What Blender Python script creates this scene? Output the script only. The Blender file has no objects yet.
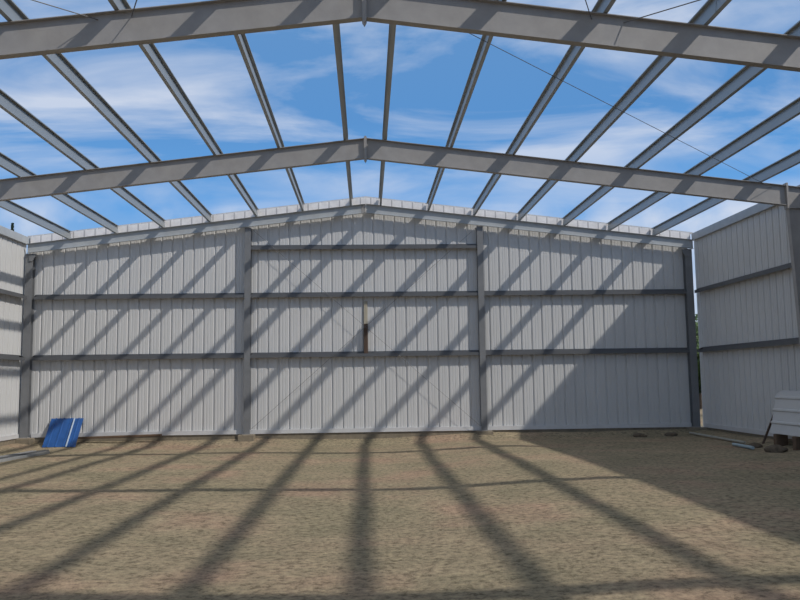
import bpy, bmesh, math, random
from mathutils import Vector, Matrix, noise
random.seed(7)
S = bpy.context.scene
COL = S.collection

# ------------------------------------------------------------------ sizes
HW = 9.145            # half width, panel plane
D = 21.52             # gable wall
EAVE = 5.11           # rafter top at the eave line
SL = 0.116            # roof slope
FR = [15.42, 9.29, 3.16, -2.97]      # portal frames
YN = -3.3             # near end of the building
G1, G2, G3 = 2.055, 3.675, 4.98      # girt heights
PD = 0.20             # purlin / girt depth
GZ = -0.30            # dirt level
def roof(x): return EAVE + SL*(HW-abs(x))

# ------------------------------------------------------------------ helpers
def link(o):
    COL.objects.link(o); return o
def obj(name, bm, mat, parent=None, smooth=False):
    bmesh.ops.recalc_face_normals(bm, faces=bm.faces)
    me = bpy.data.meshes.new(name); bm.to_mesh(me); bm.free()
    if smooth:
        for p in me.polygons: p.use_smooth = True
    o = bpy.data.objects.new(name, me); me.materials.append(mat); link(o)
    if parent: o.parent = parent
    return o
def tag(o, label, cat, group=None, kind=None):
    o['label'] = label; o['category'] = cat
    if group: o['group'] = group
    if kind: o['kind'] = kind
    return o
def struct(o, label=None, cat=None):
    o['kind'] = 'structure'
    if label: o['label'] = label
    if cat: o['category'] = cat
    return o
def thing(name, label, cat, loc=(0,0,0), rz=0, group=None):
    o = bpy.data.objects.new(name, None); link(o); o.location = loc; o.rotation_euler = (0,0,rz)
    o.empty_display_size = .2
    return tag(o, label, cat, group)
def extr(bm, prof, org, u, v, w):
    """closed 2-D profile in the u,v plane, swept along w"""
    org, u, v, w = map(Vector, (org, u, v, w))
    a = [bm.verts.new(org+u*p[0]+v*p[1]) for p in prof]
    b = [bm.verts.new(org+u*p[0]+v*p[1]+w) for p in prof]
    n = len(prof)
    bm.faces.new(a[::-1]); bm.faces.new(b)
    for i in range(n): bm.faces.new((a[i], a[(i+1)%n], b[(i+1)%n], b[i]))
def box(bm, x0, x1, y0, y1, z0, z1):
    extr(bm, [(x0,z0),(x1,z0),(x1,z1),(x0,z1)], (0,y0,0), (1,0,0), (0,0,1), (0,y1-y0,0))
def tube(bm, p, q, r, n=8):
    p, q = Vector(p), Vector(q); d = q-p
    u = d.orthogonal().normalized(); v = d.normalized().cross(u)
    extr(bm, [(r*math.cos(2*math.pi*i/n), r*math.sin(2*math.pi*i/n)) for i in range(n)], p, u, v, d)
def cee(dep, fl, t=.004, lip=.02):
    """C: web on u=0, flanges to +u, web along v from 0 to dep"""
    return [(0,0),(fl,0),(fl,lip),(fl-t,lip),(fl-t,t),(t,t),(t,dep-t),(fl-t,dep-t),(fl-t,dep-lip),(fl,dep-lip),(fl,dep),(0,dep)]
def zed(dep, fl, t=.004, lip=.018):
    """Z: top flange to +u, bottom flange to -u"""
    return [(0,t),(-fl+t,t),(-fl+t,lip),(-fl,lip),(-fl,0),(t,0),(t,dep-t),(fl-t,dep-t),(fl-t,dep-lip),(fl,dep-lip),(fl,dep),(0,dep)]
def ibeam(dep, fl, t=.008, w=.006):
    f, h = fl/2, w/2
    return [(-f,0),(f,0),(f,t),(h,t),(h,dep-t),(f,dep-t),(f,dep),(-f,dep),(-f,dep-t),(-h,dep-t),(-h,t),(-f,t)]
ORD = ['first','second','third','fourth','fifth','sixth','seventh']

# ------------------------------------------------------------------ materials
def nt(m):
    m.use_nodes = True; t = m.node_tree
    return t, t.nodes['Principled BSDF']
def ramp(t, fac, stops):
    r = t.nodes.new('ShaderNodeValToRGB'); t.links.new(fac, r.inputs[0])
    e = r.color_ramp.elements
    e[0].position, e[0].color = stops[0][0], (*stops[0][1],1)
    e[1].position, e[1].color = stops[-1][0], (*stops[-1][1],1)
    for p, c in stops[1:-1]:
        x = e.new(p); x.color = (*c,1)
    return r.outputs[0]
def noi(t, scale, detail=4, rough=.55, vec=None):
    n = t.nodes.new('ShaderNodeTexNoise'); n.inputs['Scale'].default_value = scale
    n.inputs['Detail'].default_value = detail; n.inputs['Roughness'].default_value = rough
    if vec: t.links.new(vec, n.inputs['Vector'])
    return n.outputs['Fac']
def coord(t, scale=(1,1,1)):
    c = t.nodes.new('ShaderNodeTexCoord'); m = t.nodes.new('ShaderNodeMapping')
    m.inputs['Scale'].default_value = scale
    t.links.new(c.outputs['Object'], m.inputs[0]); return m.outputs[0]
def mat(name, c, rough=.5, metal=0., var=.12, scale=6., stretch=(1,1,1), bump=0., spec=.5):
    m = bpy.data.materials.new(name); t, b = nt(m)
    n = noi(t, scale, 5, .6, coord(t, stretch))
    lo = tuple(max(0,x*(1-var)) for x in c); hi = tuple(min(1,x*(1+var)) for x in c)
    t.links.new(ramp(t, n, [(.3,lo),(.7,hi)]), b.inputs['Base Color'])
    b.inputs['Roughness'].default_value = rough; b.inputs['Metallic'].default_value = metal
    b.inputs['Specular IOR Level'].default_value = spec
    if bump:
        bp = t.nodes.new('ShaderNodeBump'); bp.inputs['Strength'].default_value = bump
        t.links.new(n, bp.inputs['Height']); t.links.new(bp.outputs[0], b.inputs['Normal'])
    return m
M_PANEL = mat('white_panel_paint', (.60,.60,.60), .45, 0, .035, 1.3, (1,1,.25), spec=.3)
M_FRAME = mat('grey_primer_steel', (.32,.305,.295), .5, 0, .10, 4)
M_POST = mat('blue_grey_primer_steel', (.19,.195,.205), .5, 0, .10, 4)
M_ENDR = mat('pale_channel_steel', (.42,.44,.455), .5, 0, .08, 4)
M_GALV = mat('galvanised_steel', (.36,.38,.385), .42, .45, .05, 2, (1,.3,1))
M_GIRT = mat('grey_girt_steel', (.115,.12,.13), .5, .1, .10, 5, (.3,1,1))
M_TRIM = mat('pale_trim_metal', (.60,.60,.61), .45, 0, .05, 5)
M_CONC = mat('concrete', (.225,.19,.14), .9, 0, .2, 9, bump=.3)
M_CABLE = mat('steel_cable', (.16,.16,.17), .5, .4, .1, 20)
M_BLUE = mat('blue_sheet_paint', (.018,.085,.28), .35, 0, .18, 5, (1,1,.3))
M_BWHITE = mat('white_edge_paint', (.45,.55,.68), .5, 0, .1, 12)
M_BROWN = mat('brown_timber', (.085,.055,.04), .85, 0, .25, 12, (1,1,.1))
M_PALEW = mat('pale_timber', (.42,.38,.30), .8, 0, .2, 12, (1,1,.1))
M_PLANK = mat('weathered_plank', (.13,.085,.055), .9, 0, .25, 10, (.1,1,1))
M_RAIL = mat('zinc_rail', (.46,.47,.48), .4, .4, .12, 8)
M_PIPE = mat('pale_blue_pipe', (.33,.42,.46), .5, 0, .12, 8)
M_PIPE2 = mat('pale_grey_pipe', (.36,.35,.31), .6, 0, .12, 8)
M_CLOD = mat('dirt_clod', (.13,.10,.07), .95, 0, .3, 14, bump=.5)
M_LEAF = mat('tree_leaf', (.07,.12,.03), .6, 0, .35, 1.5)
M_NEEDLE = mat('conifer_needle', (.02,.045,.02), .7, 0, .3, 2)
M_BARK = mat('bark', (.07,.05,.035), .9, 0, .3, 8, bump=.4)

m = bpy.data.materials.new('dry_dirt'); t, b = nt(m)
n1 = noi(t, .55, 4, .55, coord(t)); n2 = noi(t, 13., 8, .75, coord(t,(1,1,1))); n3 = noi(t, 2.6, 6, .62, coord(t,(.6,1,1)))
c1 = ramp(t, n1, [(.36,(.30,.255,.175)),(.52,(.345,.28,.195)),(.66,(.385,.275,.20))])
c2 = ramp(t, n2, [(.36,(.45,.45,.45)),(.50,(.97,.97,.97)),(.64,(1.32,1.32,1.28))])
c3 = ramp(t, n3, [(.30,(.84,.86,.84)),(.70,(1.12,1.10,1.08))])
def mul(a, c):
    x = t.nodes.new('ShaderNodeMix'); x.data_type = 'RGBA'; x.blend_type = 'MULTIPLY'; x.inputs[0].default_value = 1
    t.links.new(a, x.inputs[6]); t.links.new(c, x.inputs[7]); return x.outputs[2]
t.links.new(mul(mul(c1,c2),c3), b.inputs['Base Color'])
b.inputs['Roughness'].default_value = 1; b.inputs['Specular IOR Level'].default_value = .1
bp = t.nodes.new('ShaderNodeBump'); bp.inputs['Strength'].default_value = .8; bp.inputs['Distance'].default_value = .04
t.links.new(n2, bp.inputs['Height']); t.links.new(bp.outputs[0], b.inputs['Normal'])
M_DIRT = m

# ------------------------------------------------------------------ ground
def gz(x, y):
    z = GZ + .035*noise.noise(Vector((x*.35, y*.35, 1.3))) + .012*noise.noise(Vector((x*1.7,y*1.7,4)))
    inside = abs(x) < HW and YN < y < D
    if inside:
        k = min(1,max(0,x/3.5)); z += .13*k*k*(3-2*k)
        k = min(1,max(0,-x/4.)); z += .05*k*k*(3-2*k)
        d = min(D-y, HW-abs(x))
        if d < .85:
            k = 1-d/.85; k = k*k*(3-2*k)
            z += k*(.11 + .03*noise.noise(Vector((x*.9,y*.9,9))))
    else:
        z = -.12 + .05*noise.noise(Vector((x*.1,y*.1,3)))
    return z
def axis(lo, hi, a, bb, step, far):
    v = []; x = a
    while x <= bb+1e-6: v.append(x); x += step
    k = 1.0; x = bb
    while x < hi: x += k; k *= far; v.append(min(x,hi))
    k = 1.0; x = a
    while x > lo: x -= k; k *= far; v.append(max(x,lo))
    return sorted(set(round(q,4) for q in v))
xs = axis(-120, 120, -9.6, 9.6, .16, 1.5); ys = axis(-60, 160, -4, 22.1, .16, 1.5)
bm = bmesh.new()
vv = [[bm.verts.new((x,y,gz(x,y))) for x in xs] for y in ys]
for j in range(len(ys)-1):
    for i in range(len(xs)-1): bm.faces.new((vv[j][i],vv[j][i+1],vv[j+1][i+1],vv[j+1][i]))
struct(obj('floor', bm, M_DIRT, smooth=True), 'bare dirt floor crossed by purlin shadows', 'floor')

# ------------------------------------------------------------------ ribbed walls
PER = .287
def ribs(a, b, ph=0.):
    """(along, outward offset) profile points of ribbed sheet seen from inside"""
    pts = [(a,0)]; x = a+ph
    while x < b-PER:
        for s, o in ((.022,0),(.040,.030),(.066,.030),(.084,0),(.135,0),(.142,.006),(.152,.006),(.159,0),(.205,0),(.212,.006),(.222,.006),(.229,0)):
            if x+s < b: pts.append((x+s,o))
        x += PER
    pts.append((b,0)); return pts
def ribwall(name, pts, place, ztop, z0, mt):
    bm = bmesh.new(); lo = []; hi = []
    for a, o in pts:
        x, y = place(a, o)
        lo.append(bm.verts.new((x,y,z0))); hi.append(bm.verts.new((x,y,ztop(a))))
    for i in range(len(pts)-1): bm.faces.new((lo[i],lo[i+1],hi[i+1],hi[i]))
    me = bpy.data.meshes.new(name); bm.to_mesh(me); bm.free(); me.materials.append(mt)
    o = link(bpy.data.objects.new(name, me))
    return o
XL, XR = -HW+.06, HW-.19
p = ribs(XL, XR, .05)
if not any(abs(a)<1e-4 for a,_ in p): p = sorted(p+[(0.,0.)])
w = ribwall('wall_back', p, lambda a,o:(a, D+o), lambda a: roof(a)+PD+.06, 0, M_PANEL)
sm = w.modifiers.new('t','SOLIDIFY'); sm.thickness = .003; sm.offset = 1
struct(w, 'white ribbed metal gable wall at the far end', 'wall')
for side, s, yend in (('right',1,D-.01),('left',-1,D-.01)):
    w = ribwall('wall_'+side, ribs(YN, yend, .1), lambda a,o,s=s:(s*(HW+o), a), lambda a: EAVE+PD, 0, M_PANEL)
    sm = w.modifiers.new('t','SOLIDIFY'); sm.thickness = .003; sm.offset = -1 if s>0 else 1
    struct(w, 'white ribbed metal side wall on the '+side, 'wall')
# base angles, foundation beams, rake trim
n = 0
for (x0,x1,y0,y1) in ((-HW+.30,HW-.34,D-.05,D-.004),(HW-.05,HW-.004,YN,D-.20),(-HW+.004,-HW+.05,YN,D-.20)):
    n += 1; bm = bmesh.new(); box(bm, x0,x1,y0,y1,0.0,.11); struct(obj('trim_%d'%n, bm, M_TRIM))
for s in (-1,1):
    n += 1; bm = bmesh.new()
    z0 = roof(0)+PD+.06
    extr(bm, [(0,0),(.05,0),(.05,.05),(0,.05)], (0, D+.036, z0-.035), (0,1,0), (0,0,1), (s*HW, 0, -SL*HW))
    struct(obj('trim_%d'%n, bm, M_TRIM))
ms = mat('pale_rake_strip', (.85,.81,.79), .5, 0, .10, 7)
tt = ms.node_tree; bb = tt.nodes['Principled BSDF']; src = bb.inputs['Base Color'].links[0].from_socket
c_ = tt.nodes.new('ShaderNodeTexCoord'); sp = tt.nodes.new('ShaderNodeSeparateXYZ'); tt.links.new(c_.outputs['Object'], sp.inputs[0])
a_ = tt.nodes.new('ShaderNodeMath'); a_.operation = 'MULTIPLY'; a_.inputs[1].default_value = 1/PER; tt.links.new(sp.outputs[0], a_.inputs[0])
b_ = tt.nodes.new('ShaderNodeMath'); b_.operation = 'FRACT'; tt.links.new(a_.outputs[0], b_.inputs[0])
rr = ramp(tt, b_.outputs[0], [(.0,(1,1,1)),(.40,(1,1,1)),(.455,(.55,.55,.57)),(.515,(.6,.6,.62)),(.57,(1,1,1)),(1.,(1,1,1))])
mm = tt.nodes.new('ShaderNodeMix'); mm.data_type = 'RGBA'; mm.blend_type = 'MULTIPLY'; mm.inputs[0].default_value = 1
tt.links.new(src, mm.inputs[6]); tt.links.new(rr, mm.inputs[7]); tt.links.new(mm.outputs[2], bb.inputs['Base Color'])
for s in (-1,1):
    n += 1; bm = bmesh.new()
    extr(bm, [(0,0),(.008,0),(.008,.215),(0,.215)], (s*.003, D-.034, roof(0)+.012), (0,1,0), (0,0,1), (s*(HW-.11), 0, -SL*(HW-.11)))
    struct(obj('trim_%d'%n, bm, ms))
for k,(x0,x1,y0,y1) in enumerate(((-HW-.2,HW+.2,D-.02,D+.25),(HW-.02,HW+.25,YN,D-.03),(-HW-.25,-HW+.02,YN,D-.03))):
    n += 1; bm = bmesh.new(); box(bm,x0,x1,y0,y1,-.7,-.004)
    struct(obj('trim_%d'%n, bm, M_CONC))

# ------------------------------------------------------------------ portal frames
def make_frame():
    t = thing('portal_frame', 'grey steel portal frame', 'steel frame')
    RD, FL, W, T = .41, .115, .008, .010
    for s in (-1,1):
        bm = bmesh.new()
        extr(bm, [(v,z) for v,z in ibeam(RD, FL, T, W)], (s*.012, 0, roof(0)-RD-s*0*SL), (0,1,0), (0,0,1), (s*(8.48-.012), 0, -SL*(8.48-.012)))
        obj('rafter', bm, M_FRAME, t)
        bm = bmesh.new()          # tapered column: web and flanges
        zt = lambda x: roof(x)
        xi, xb, xo, zb = 8.515, 8.70, 8.92, -.16
        web = [(xb,zb),(xo,zb),(xo,zt(xo)),(xi,zt(xi)),(xi,zt(xi)-RD-.05)]
        extr(bm, [(s*a,c) for a,c in web], (0,-W/2,0), (1,0,0),(0,0,1),(0,W,0))
        zi = zt(xi)-RD-.05
        extr(bm, [(s*(xb-T),zb),(s*xb,zb),(s*xi,zi),(s*(xi-T),zi)], (0,-FL/2,0),(1,0,0),(0,0,1),(0,FL,0))
        extr(bm, [(s*xo,zb),(s*(xo+T),zb),(s*(xo+T),zt(xo)),(s*xo,zt(xo))], (0,-FL/2,0),(1,0,0),(0,0,1),(0,FL,0))
        extr(bm, [(s*xi,zt(xi)-T),(s*xo,zt(xo)-T),(s*xo,zt(xo)),(s*xi,zt(xi))], (0,-FL/2,0),(1,0,0),(0,0,1),(0,FL,0))
        extr(bm, [(s*xi,zi-T),(s*xo,zi-T),(s*xo,zi),(s*xi,zi)], (0,-FL/2,0),(1,0,0),(0,0,1),(0,FL,0))
        obj('column', bm, M_FRAME, t)
        bm = bmesh.new(); zc = roof(8.49)
        box(bm, min(s*8.48,s*8.515), max(s*8.48,s*8.515), -.07,.07, zc-RD-.07, zc+.05)
        kp = obj('knee_plate', bm, M_FRAME, t)
        bm = bmesh.new(); box(bm, min(s*8.60,s*8.96), max(s*8.60,s*8.96), -.12,.12, zb-.02, zb)
        obj('base_plate', bm, M_FRAME, t)
    bm = bmesh.new(); z = roof(0)
    extr(bm, [(-.028,z-RD-.02),(0,z-RD-.07),(.028,z-RD-.02),(.028,z+.02),(0,z+.045),(-.028,z+.02)], (0,-.07,0),(1,0,0),(0,0,1),(0,.14,0))
    rp = obj('ridge_plate', bm, M_FRAME, t)
    return t
def tree_copy(o, parent=None):
    c = o.copy(); COL.objects.link(c)
    if parent: c.parent = parent
    for ch in list(o.children): tree_copy(ch, c)
    return c
FLAB = ['grey steel portal frame, farther of two overhead, its column at the right edge',
        'grey steel portal frame crossing the top of the picture, nearer of two overhead',
        'grey steel portal frame beside the camera, shading the dirt at the bottom edge',
        'grey steel portal frame behind the camera']
f0 = make_frame()
for i, y in enumerate(FR):
    f = f0 if i == 0 else tree_copy(f0)
    f.location = (0,y,0); f['label'] = FLAB[i]; f['group'] = 'portal frames'

# concrete piers
def pier(x, y, wx, wy, lab):
    bm = bmesh.new(); box(bm, x-wx, x+wx, y-wy, y+wy, -.8, -.181 if y < D-1 else -.005)
    bmesh.ops.bevel(bm, geom=list(bm.edges), offset=.012, segments=1, affect='EDGES')
    o = obj('concrete_pier', bm, M_CONC); tag(o, lab, 'pier', 'concrete column piers')
FN = ['the farther portal frame','the nearer portal frame','the portal frame beside the camera','the portal frame behind the camera']
for i, y in enumerate(FR):
    for s in (-1,1): pier(s*8.80, y, .28, .25, 'concrete pier under the %s column of %s' % ('right' if s>0 else 'left', FN[i]))

# ------------------------------------------------------------------ gable frame
WX = 3.12
for s, nm in ((-1,'left'),(1,'right')):
    # wind column
    x = s*(WX+(.08 if s<0 else 0))
    t = thing('gable_column', 'grey steel column against the far gable wall, %s of the two beside the middle bay' % nm, 'column', (x, D-.115, 0), 0, 'gable wall columns')
    bm = bmesh.new(); extr(bm, ibeam(.165,.165,.009,.007), (0,-.06,0), (1,0,0),(0,1,0),(0,0,roof(x)-.26)); obj('post', bm, M_POST, t)
    bm = bmesh.new(); box(bm, -.12,.12,-.07,.105,-.003,.012); obj('base_plate', bm, M_FRAME, t)
    pier(x, D-.14, .21, .20, 'concrete pier under the %s middle column of the gable wall' % nm)
    # corner column
    x = s*(8.90 if s>0 else 8.99)
    t = thing('corner_column', 'grey steel corner column at the %s end of the gable wall' % nm, 'column', (x, D-.115, 0), 0, 'gable wall columns')
    bm = bmesh.new(); extr(bm, ibeam(.165,.20,.009,.007), (0,-.06,0), (1,0,0),(0,1,0),(0,0,roof(x)-.26)); obj('post', bm, M_POST, t)
    bm = bmesh.new(); extr(bm, [(0,0),(-s*.19,0),(-s*.19,-.02),(-s*.09,-.20),(0,-.20)], (0,-.085,EAVE-.25),(1,0,0),(0,0,1),(0,.02,0)); obj('haunch_bracket', bm, M_POST, t)
    bm = bmesh.new(); box(bm, -.12,.12,-.07,.105,-.003,.012); obj('base_plate', bm, M_FRAME, t)
    pier(x, D-.14, .24, .20, 'concrete pier under the %s corner column' % nm)
    # end rafter, channel with toes towards the camera
    t = thing('end_rafter', 'pale grey steel channel rafter along the %s half of the gable top' % nm, 'rafter', (0,D-.18,0), 0, 'gable rafters')
    bm = bmesh.new(); L = HW-.12
    extr(bm, [(-u,v) for u,v in cee(.25,.07,.005,.0051)], (s*.012,0,roof(0)-.25), (0,1,0),(0,0,1),(s*L,0,-SL*L)); obj('channel', bm, M_ENDR, t)
    if s < 0:
        bm = bmesh.new(); z = roof(0); extr(bm, [(-.12,z-.24),(-.016,z-.235),(-.016,z-.02),(-.12,z-.03)], (0,-.012,0),(1,0,0),(0,0,1),(0,.008,0)); obj('ridge_splice', bm, M_FRAME, t)

# girts: web level, inner flange hanging
GD = .15
def girt_prof(): return [(-.0,.0),(.0,-.085),(.006,-.085),(.006,-.005),(GD-.005,-.005),(GD-.005,.06),(GD,.06),(GD,0)]
segs = [(-8.85,-WX-.165,'left'),(-WX+.005,WX-.085,'middle'),(WX+.085,8.85,'right')]
for z, hn in ((G1,'lowest'),(G2,'second'),(G3,'topmost')):
    for a, b2, nm in segs:
        if hn == 'topmost' and nm != 'middle': continue
        bm = bmesh.new(); extr(bm, girt_prof(), (0,0,0), (0,1,0),(0,0,1),(b2-a,0,0))
        o = obj('wall_girt', bm, M_GIRT); o.location = (a, D-GD-.005, z+.045)
        tag(o, 'grey horizontal steel girt, %s one of the %s bay of the gable wall' % (hn, nm), 'girt', 'wall girts')
for s, nm in ((-1,'left'),(1,'right')):
    for z, hn in ((G1,'lower'),(G2,'upper')):
        bm = bmesh.new(); extr(bm, [(s*u,v) for u,v in girt_prof()], (0,0,0), (1,0,0),(0,0,1),(0,D-.24-YN,0))
        o = obj('wall_girt', bm, M_GIRT); o.location = (s*(HW-GD-.004), YN, z+.045)
        tag(o, 'grey horizontal steel girt running along the %s side wall, %s of the two' % (nm, hn), 'girt', 'wall girts')
    bm = bmesh.new(); extr(bm, [(s*u,v) for u,v in cee(PD,.075,.004,.02)], (0,0,0), (1,0,0),(0,0,1),(0,D-.06-YN,0))
    o = obj('eave_strut', bm, M_ENDR); o.location = (s*(HW-.082), YN, EAVE+.016)
    tag(o, 'galvanised steel channel along the top of the %s side wall' % nm, 'eave strut', 'eave struts')

# ------------------------------------------------------------------ purlins
X0, DX = .38, 1.252
TH = math.atan(SL)
LAP = .38
bays = [(FR[0]-LAP, D-.06, 'between gable wall and farther frame', FR[0]),
        (FR[1]-LAP, FR[0]+LAP, 'between the two frames overhead', FR[1]),
        (FR[2]-LAP, FR[1]+LAP, 'on this side of the nearer frame', FR[2]),
        (YN+.02, FR[2]+LAP, 'behind the camera', FR[3])]
for s in (-1,1):
    for bi,(y0,y1,bn,fy) in enumerate(bays):
        bm = bmesh.new(); extr(bm, [(-s*u,v) for u,v in zed(.215,.052)], (0,0,0),(1,0,0),(0,0,1),(0,y1-y0,0))
        proto = obj('roof_purlin', bm, M_GALV)
        bm = bmesh.new(); q = fy-y0+.02
        box(bm, min(s*.006,s*.012), max(s*.006,s*.012), q, q+.06, .008, .17)
        clip = obj('purlin_clip', bm, M_GALV, proto)
        sh = .0045 if bi % 2 else 0.
        for k in range(7):
            o = proto
            if k:
                o = proto.copy(); COL.objects.link(o); c = clip.copy(); c.parent = o; COL.objects.link(c)
            x = s*(X0+DX*k+(.06 if k else .0))
            o.location = (x - s*sh, y0, roof(x)+.008+ (0.0 if bi%2 else .005))
            o.rotation_euler = (0, s*TH, 0)
            pos = 'first' if k == 0 else ORD[k]
            o['label'] = 'galvanised purlin %s, %s one %s of the ridge' % (bn, pos, 'right' if s>0 else 'left')
            o['category'] = 'purlin'; o['group'] = 'roof purlins'

# ------------------------------------------------------------------ bracing cables
def cable(p, q, lab, r=.007):
    bm = bmesh.new(); p, q = Vector(p), Vector(q)
    tube(bm, (0,0,0), q-p, r, 6)
    o = obj('bracing_cable', bm, M_CABLE); o.location = p
    tag(o, lab, 'cable', 'bracing cables')
def rp(x, y): return (x, y, roof(x)-.07)
cable(rp(.42,FR[1]+.01), rp(8.2,FR[0]-.01), 'thin dark bracing cable slanting under the right half of the roof between the portal frames',.0055)
for s, nm in ((-1,'left'),(1,'right')):
    cable(rp(s*3.2,FR[1]-.01), rp(s*8.4,FR[2]+.01), 'thin bracing cable leaving the %s half of the nearer rafter outwards' % nm)
    cable(rp(s*2.80,FR[1]-.01), rp(s*.06,FR[2]+.01), 'thin bracing cable leaving the %s half of the nearer rafter towards the ridge' % nm)
cable((-WX+.02,D-.17,roof(WX)-.30),(WX-.10,D-.17,.12),'thin cable on the gable wall, down from upper left to lower right',.0045)
cable((WX-.10,D-.182,roof(WX)-.30),(-WX+.02,D-.182,.12),'thin cable on the gable wall, down from upper right to lower left',.0045)

# ------------------------------------------------------------------ loose things
# two boards standing on the lowest middle girt
bm = bmesh.new(); box(bm,-.055,.055,-.02,.02,0,.80); bmesh.ops.bevel(bm, geom=list(bm.edges), offset=.004, segments=1, affect='EDGES')
o = obj('timber_offcut', bm, M_BROWN); o.location = (-.03,D-.105,G1+.046); o.rotation_euler = (-.015,.0,0)
tag(o, 'short dark brown timber board standing on the lowest girt in mid wall', 'board', 'boards on the middle girt')
bm = bmesh.new(); box(bm,-.05,.05,-.015,.015,0,1.42); bmesh.ops.bevel(bm, geom=list(bm.edges), offset=.004, segments=1, affect='EDGES')
o = obj('timber_offcut', bm, M_PALEW); o.location = (-.03,D-.045,G1+.046); o.rotation_euler = (-.015,.0,0)
tag(o, 'taller pale timber board behind the short dark one on the lowest girt', 'board', 'boards on the middle girt')

# blue sheets
def blue(x, y, wd, tilt, rz, lab, edge):
    t = thing('blue_sheet', lab, 'metal sheet', (x,y,gz(x,y)+.012), rz, 'blue sheets in the left corner')
    L = .93
    prof = [(0,0)]; k = 0.
    top = []
    while k < wd-.05:
        top += [(k,0),(k+.10,0),(k+.115,.018),(k+.135,.018),(k+.15,0)]; k += .20
    top = [p_ for p_ in top if p_[0] < wd] + [(wd,0)]
    pr = top + [(a,c-.004) for a,c in reversed(top)]
    bm = bmesh.new(); extr(bm, pr, (0,0,0),(1,0,0),(0,-math.cos(tilt),math.sin(tilt)),(0,L*math.sin(tilt),L*math.cos(tilt)))
    obj('sheet', bm, M_BLUE, t)
    q = edge or 0.; bm = bmesh.new(); extr(bm, [(q,.020),(q+.035,.020),(q+.035,.024),(q,.024)], (0,0,0),(1,0,0),(0,-math.cos(tilt),math.sin(tilt)),(0,L*math.sin(tilt),L*math.cos(tilt)))
    if edge is not None:
        e = obj('pale_edge_strip', bm, M_BWHITE, t); e['label'] = 'pale edge strip'  # narrow strip in a paler colour along the sheet's edge
    else: bm.free()
blue(-8.31, 20.86, .58, .72, .03, 'wider blue ribbed sheet leaning on the gable wall by the left corner', None)
blue(-7.71, 20.84, .24, .72, .03, 'narrow blue sheet with a white edge, leaning right of the wider blue one', .0)

# plank on the dirt bank
bm = bmesh.new(); box(bm,-1.1,1.1,-.06,.06,0,.05); bmesh.ops.bevel(bm, geom=list(bm.edges), offset=.004, segments=1, affect='EDGES')
o = obj('timber_plank', bm, M_PLANK); o.location = (-6.5,D-.26,-.02); o.rotation_euler = (0,-.02,-.02)
tag(o, 'long brown plank lying on the dirt bank at the foot of the gable wall', 'plank')

# rails on the left
rd = [(-8.46,15.8,-8.06,19.7,'leftmost'),(-8.42,13.6,-7.86,19.95,'middle'),(-8.22,14.4,-7.66,19.5,'rightmost')]
for i,(xa,y0,xb_,y1,nm) in enumerate(rd):
    bm = bmesh.new(); L = math.hypot(xb_-xa,y1-y0)
    extr(bm, cee(.09,.06,.006,.0061), (0,0,0),(0,0,1),(1,0,0),(0,L,0))
    z = max(gz(xa+(xb_-xa)*q/20, y0+(y1-y0)*q/20) for q in range(21))
    o = obj('steel_channel', bm, M_GIRT if i == 1 else M_RAIL)  # middle channel coloured dark to stand in for the shaded gaps between them
    o.location = (xa, y0, z-.01); o.rotation_euler = (0,0,-math.atan2(xb_-xa,y1-y0))
    tag(o, ('shade-darkened' if i == 1 else 'pale')+' grey steel channel lying on the dirt by the left wall, %s of the three' % nm, 'steel channel', 'steel channels on the dirt')

# right side: pipe and leaning white sheets
bm = bmesh.new(); tube(bm,(0,0,0),(0,3.3,0),.028,12)
o = obj('long_pipe', bm, M_PIPE2, smooth=False); o.location=(8.38,17.55,gz(8.38,18)+.05); o.rotation_euler=(0,0,-.035)
tag(o,'long pale grey pipe lying along the foot of the right wall','pipe')
bm = bmesh.new(); tube(bm,(0,0,0),(0,.95,0),.035,12)
o = obj('short_pipe', bm, M_PIPE); o.location=(8.02,16.45,gz(8.3,16.8)+.04); o.rotation_euler=(0,0,-.03)
tag(o,'short pale blue pipe in front of the leaning white sheets','pipe')
ang = math.radians(13)
for i in range(4):
    y0, y1 = 15.60+.03*i, 17.05-.03*i
    wd = .93 - .02*i
    pr = []; k = 0
    while k < wd: pr += [(k,0),(min(k+.20,wd),0),(k+.22,.03),(k+.25,.03)]; k += .27
    pr = [q for q in pr if q[0] <= wd-.02]+[(wd,0)]
    pr = pr + [(a,c-.003) for a,c in reversed(pr)]
    bm = bmesh.new()
    extr(bm, pr, (0,0,0),(math.sin(ang),0,math.cos(ang)),(-math.cos(ang),0,math.sin(ang)),(0,y1-y0,0))
    o = obj('wall_sheet', bm, M_PANEL); o.location = (8.80-.045*i, y0, .135)
    tag(o, 'white ribbed metal sheet leaning on the right wall, %s counted from the wall' % ORD[i], 'metal sheet', 'white sheets leaning on the right wall')
for y_, nm in ((16.7,'farther'),(15.95,'nearer')):
    bm = bmesh.new(); g_ = min(gz(8.55,y_),gz(8.9,y_))-.03; box(bm,-.09,.16,-.07,.07,g_,.128); bmesh.ops.bevel(bm, geom=list(bm.edges), offset=.01, segments=1, affect='EDGES')
    o = obj('timber_block', bm, M_PLANK); o.location = (8.72,y_,0)
    tag(o, 'brown timber block under the leaning white sheets, %s of the two' % nm, 'block', 'blocks under the white sheets')
bm = bmesh.new(); extr(bm, [(-.02,-.02),(.02,-.02),(.02,.02),(-.02,.02)], (0,0,0),(1,0,0),(0,1,0),(.40,.0,.88))
o = obj('timber_prop', bm, M_BROWN); o.location = (8.66,17.3,gz(8.66,17.3)-.01)
tag(o, 'thin dark prop slanting at the end of the leaning white sheets', 'prop')

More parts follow.
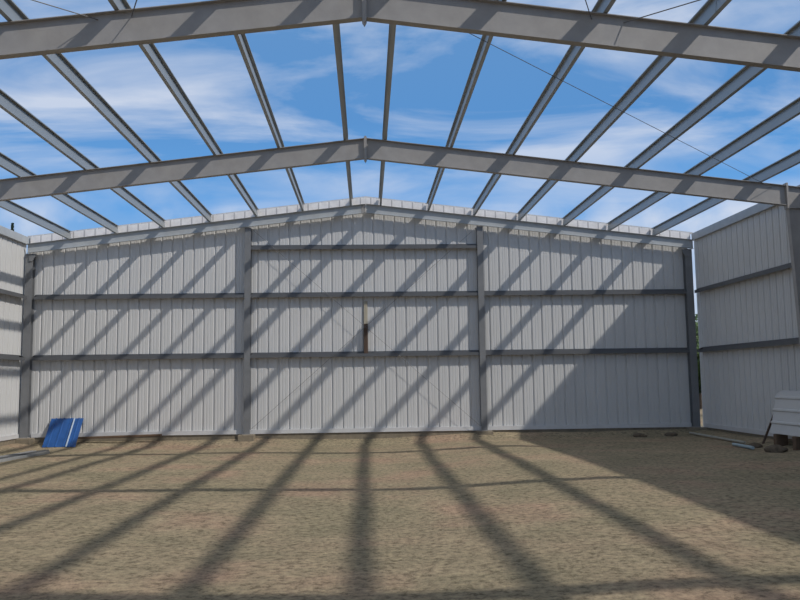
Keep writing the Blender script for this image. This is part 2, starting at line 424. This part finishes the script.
def clod(x, y, r, lab):
    bm = bmesh.new(); bmesh.ops.create_icosphere(bm, subdivisions=3, radius=1)
    for v in bm.verts:
        d = 1+.35*noise.noise(v.co*1.6+Vector((x,y,0))); v.co = Vector((v.co.x*r*d*1.3, v.co.y*r*d, v.co.z*r*d*.6))
    o = obj('dirt_clod', bm, M_CLOD, smooth=True); o.location = (x,y,gz(x,y)+r*.2)
    tag(o, lab, 'dirt clod', 'clods of dirt by the walls')
clod(7.05,20.55,.13,'dark dirt clod at the foot of the gable wall, left of two near the corner')
clod(7.95,20.75,.12,'dark clod of dirt at the foot of the gable wall, nearest the right corner')
clod(8.30,16.95,.12,'dark clod of dirt beside the pale blue pipe, in front of the leaning sheets')
clod(8.30,16.05,.17,'dark clod of dirt at the right edge beneath the leaning white sheets')

# ------------------------------------------------------------------ trees outside
def leafcloud(bm, cx, cy, cz, rx, rz, n, s):
    for _ in range(n):
        while True:
            v = Vector((random.uniform(-1,1),random.uniform(-1,1),random.uniform(-1,1)))
            if .2 < v.length < 1: break
        c = Vector((cx+v.x*rx, cy+v.y*rx, cz+v.z*rz)); a = Vector((random.gauss(0,1),random.gauss(0,1),random.gauss(0,1))).normalized()
        b2 = a.orthogonal().normalized()*s*random.uniform(.6,1.2); a = a*s*.6
        bm.faces.new([bm.verts.new(c-a),bm.verts.new(c+b2*.5),bm.verts.new(c+a),bm.verts.new(c-b2*.5)])
def leafobj(name, bm, mt, parent):
    me = bpy.data.meshes.new(name); bm.to_mesh(me); bm.free(); me.materials.append(mt)
    o = link(bpy.data.objects.new(name, me)); o.parent = parent; return o
def conifer(x, y, h, lab):
    t = thing('conifer_tree', lab, 'tree', (x,y,-.1))
    bm = bmesh.new(); tube(bm,(0,0,0),(0,0,h*.84),.07,8); obj('trunk', bm, M_BARK, t)
    bm = bmesh.new(); z = .8
    while z < h:
        r = (h-z)/h*1.7+.03
        nb = int(10+14*r)
        for i in range(nb):
            a = random.uniform(0,6.28); rr = r*random.uniform(.6,1.05)
            d = Vector((math.cos(a),math.sin(a),0)); sd = Vector((-d.y,d.x,0))
            for q in range(5):
                p0 = d*rr*q/5+Vector((0,0,z-.10*rr*q/5)); p1 = d*rr*(q+1)/5+Vector((0,0,z-.12*rr*(q+1)/5+random.uniform(-.06,.06)))
                wv = sd*(.14*(1-q/6)*(.5+r*.5))
                bm.faces.new([bm.verts.new(p0-wv),bm.verts.new(p0+wv),bm.verts.new(p1+wv*.8),bm.verts.new(p1-wv*.8)])
        z += .09 if z > h-1.5 else .14
    leafobj('foliage', bm, M_NEEDLE, t)
conifer(-15.95, 36.0, 8.75, 'dark conifer outside whose tip shows above the left side wall')
def broad(x, y, h, r, lab):
    t = thing('leafy_tree', lab, 'tree', (x,y,-.1), 0)
    bm = bmesh.new(); tube(bm,(0,0,0),(0,0,h*.55),.14,8)
    for a in (0,2.1,4.2): tube(bm,(0,0,h*.35),(math.cos(a)*r*.5,math.sin(a)*r*.5,h*.7),.05,6)
    obj('trunk', bm, M_BARK, t)
    bm = bmesh.new()
    for i in range(7):
        a = i*.9; q = r*.5 if i else 0
        leafcloud(bm, math.cos(a)*q, math.sin(a)*q, h*.60+random.uniform(-.1,.12)*h, r*.55, h*.27, 420, .20)
    leafobj('foliage', bm, M_LEAF, t)
broad(-13.4, 30.0, 6.3, 2.3, 'dark leafy tree outside the left corner, seen through the slit beside the column')
broad(15.0, 35.5, 4.6, 1.9, 'green leafy tree outside seen through the gap at the right corner')
broad(12.6, 29.3, 3.0, 1.2, 'low leafy tree outside behind the right corner, nearer than the taller one')

# ------------------------------------------------------------------ sky, sun, camera
wd = bpy.data.worlds.new('sky'); S.world = wd; wd.use_nodes = True; t = wd.node_tree; N = t.nodes; Lk = t.links
bg = N['Background']
tc = N.new('ShaderNodeTexCoord'); sep = N.new('ShaderNodeSeparateXYZ'); Lk.new(tc.outputs['Generated'], sep.inputs[0])
def mth(op, a, b_):
    x = N.new('ShaderNodeMath'); x.operation = op
    for i, q in enumerate((a,b_)):
        if isinstance(q,(int,float)): x.inputs[i].default_value = q
        else: Lk.new(q, x.inputs[i])
    return x.outputs[0]
zz = mth('MAXIMUM', sep.outputs[2], .0)
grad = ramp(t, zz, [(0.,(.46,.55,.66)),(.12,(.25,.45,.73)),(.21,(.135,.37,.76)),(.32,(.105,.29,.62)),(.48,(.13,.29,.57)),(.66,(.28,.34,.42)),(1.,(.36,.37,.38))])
den = mth('ADD', zz, .16)
cx = mth('DIVIDE', sep.outputs[0], den); cy = mth('DIVIDE', sep.outputs[1], den)
cmb = N.new('ShaderNodeCombineXYZ'); Lk.new(cx, cmb.inputs[0]); Lk.new(cy, cmb.inputs[1]); cmb.inputs[2].default_value = 2.7
mp = N.new('ShaderNodeMapping'); mp.inputs['Scale'].default_value = (.75,1.5,1); mp.inputs['Rotation'].default_value = (0,0,-.22); Lk.new(cmb.outputs[0], mp.inputs[0])
na = N.new('ShaderNodeTexNoise'); na.inputs['Scale'].default_value = 1.7; na.inputs['Detail'].default_value = 7; na.inputs['Roughness'].default_value = .56; na.inputs['Distortion'].default_value = .5
Lk.new(mp.outputs[0], na.inputs['Vector'])
cl = ramp(t, na.outputs['Fac'], [(.45,(0,0,0)),(.56,(.42,.42,.42)),(.68,(1,1,1))])
low = ramp(t, zz, [(.19,(.9,.9,.9)),(.225,(0,0,0))])
nb = N.new('ShaderNodeTexNoise'); nb.inputs['Scale'].default_value = 7; nb.inputs['Detail'].default_value = 6; Lk.new(tc.outputs['Generated'], nb.inputs['Vector'])
lowm = mth('MULTIPLY', low, ramp(t, nb.outputs['Fac'], [(.42,(0,0,0)),(.60,(1,1,1))]))
amt = ramp(t, zz, [(.19,(.12,.12,.12)),(.27,(.75,.75,.75)),(.42,(1,1,1))])
cf = mth('MINIMUM', mth('ADD', mth('MULTIPLY', cl, amt), lowm), .85)
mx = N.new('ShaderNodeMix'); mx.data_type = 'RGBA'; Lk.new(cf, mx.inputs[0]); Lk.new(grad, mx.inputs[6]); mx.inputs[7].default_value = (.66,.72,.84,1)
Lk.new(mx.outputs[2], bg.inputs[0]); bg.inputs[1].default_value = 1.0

sun = bpy.data.lights.new('sun','SUN'); sun.energy = 2.7; sun.angle = math.radians(1.1); sun.color = (1,.95,.87)
so = link(bpy.data.objects.new('sun', sun))
ldir = Vector((-.93,.56,-1.0)).normalized()
so.rotation_euler = ldir.to_track_quat('-Z','Y').to_euler(); so.location = (20,-12,25)

cam = bpy.data.cameras.new('camera'); co = link(bpy.data.objects.new('camera', cam)); S.camera = co
f, pt, yw, ro = 793.06, .10056, .04257, -.01344
cam.sensor_width = 36; cam.lens = f*36/800; cam.clip_end = 600
r = Vector((math.cos(yw),-math.sin(yw),0)); fh = Vector((math.sin(yw),math.cos(yw),0))
F = fh*math.cos(pt)+Vector((0,0,math.sin(pt))); U = -fh*math.sin(pt)+Vector((0,0,math.cos(pt))); d = -U
r2 = r*math.cos(ro)-d*math.sin(ro); d2 = r*math.sin(ro)+d*math.cos(ro)
R = Matrix((r2, -d2, -F)).transposed().to_4x4()
co.matrix_world = Matrix.Translation((-.007,0,1.375)) @ R
S.view_settings.view_transform = 'Standard'; S.view_settings.look = 'None'; S.view_settings.gamma = 1
S.view_settings.use_curve_mapping = False; S.view_settings.exposure = 0
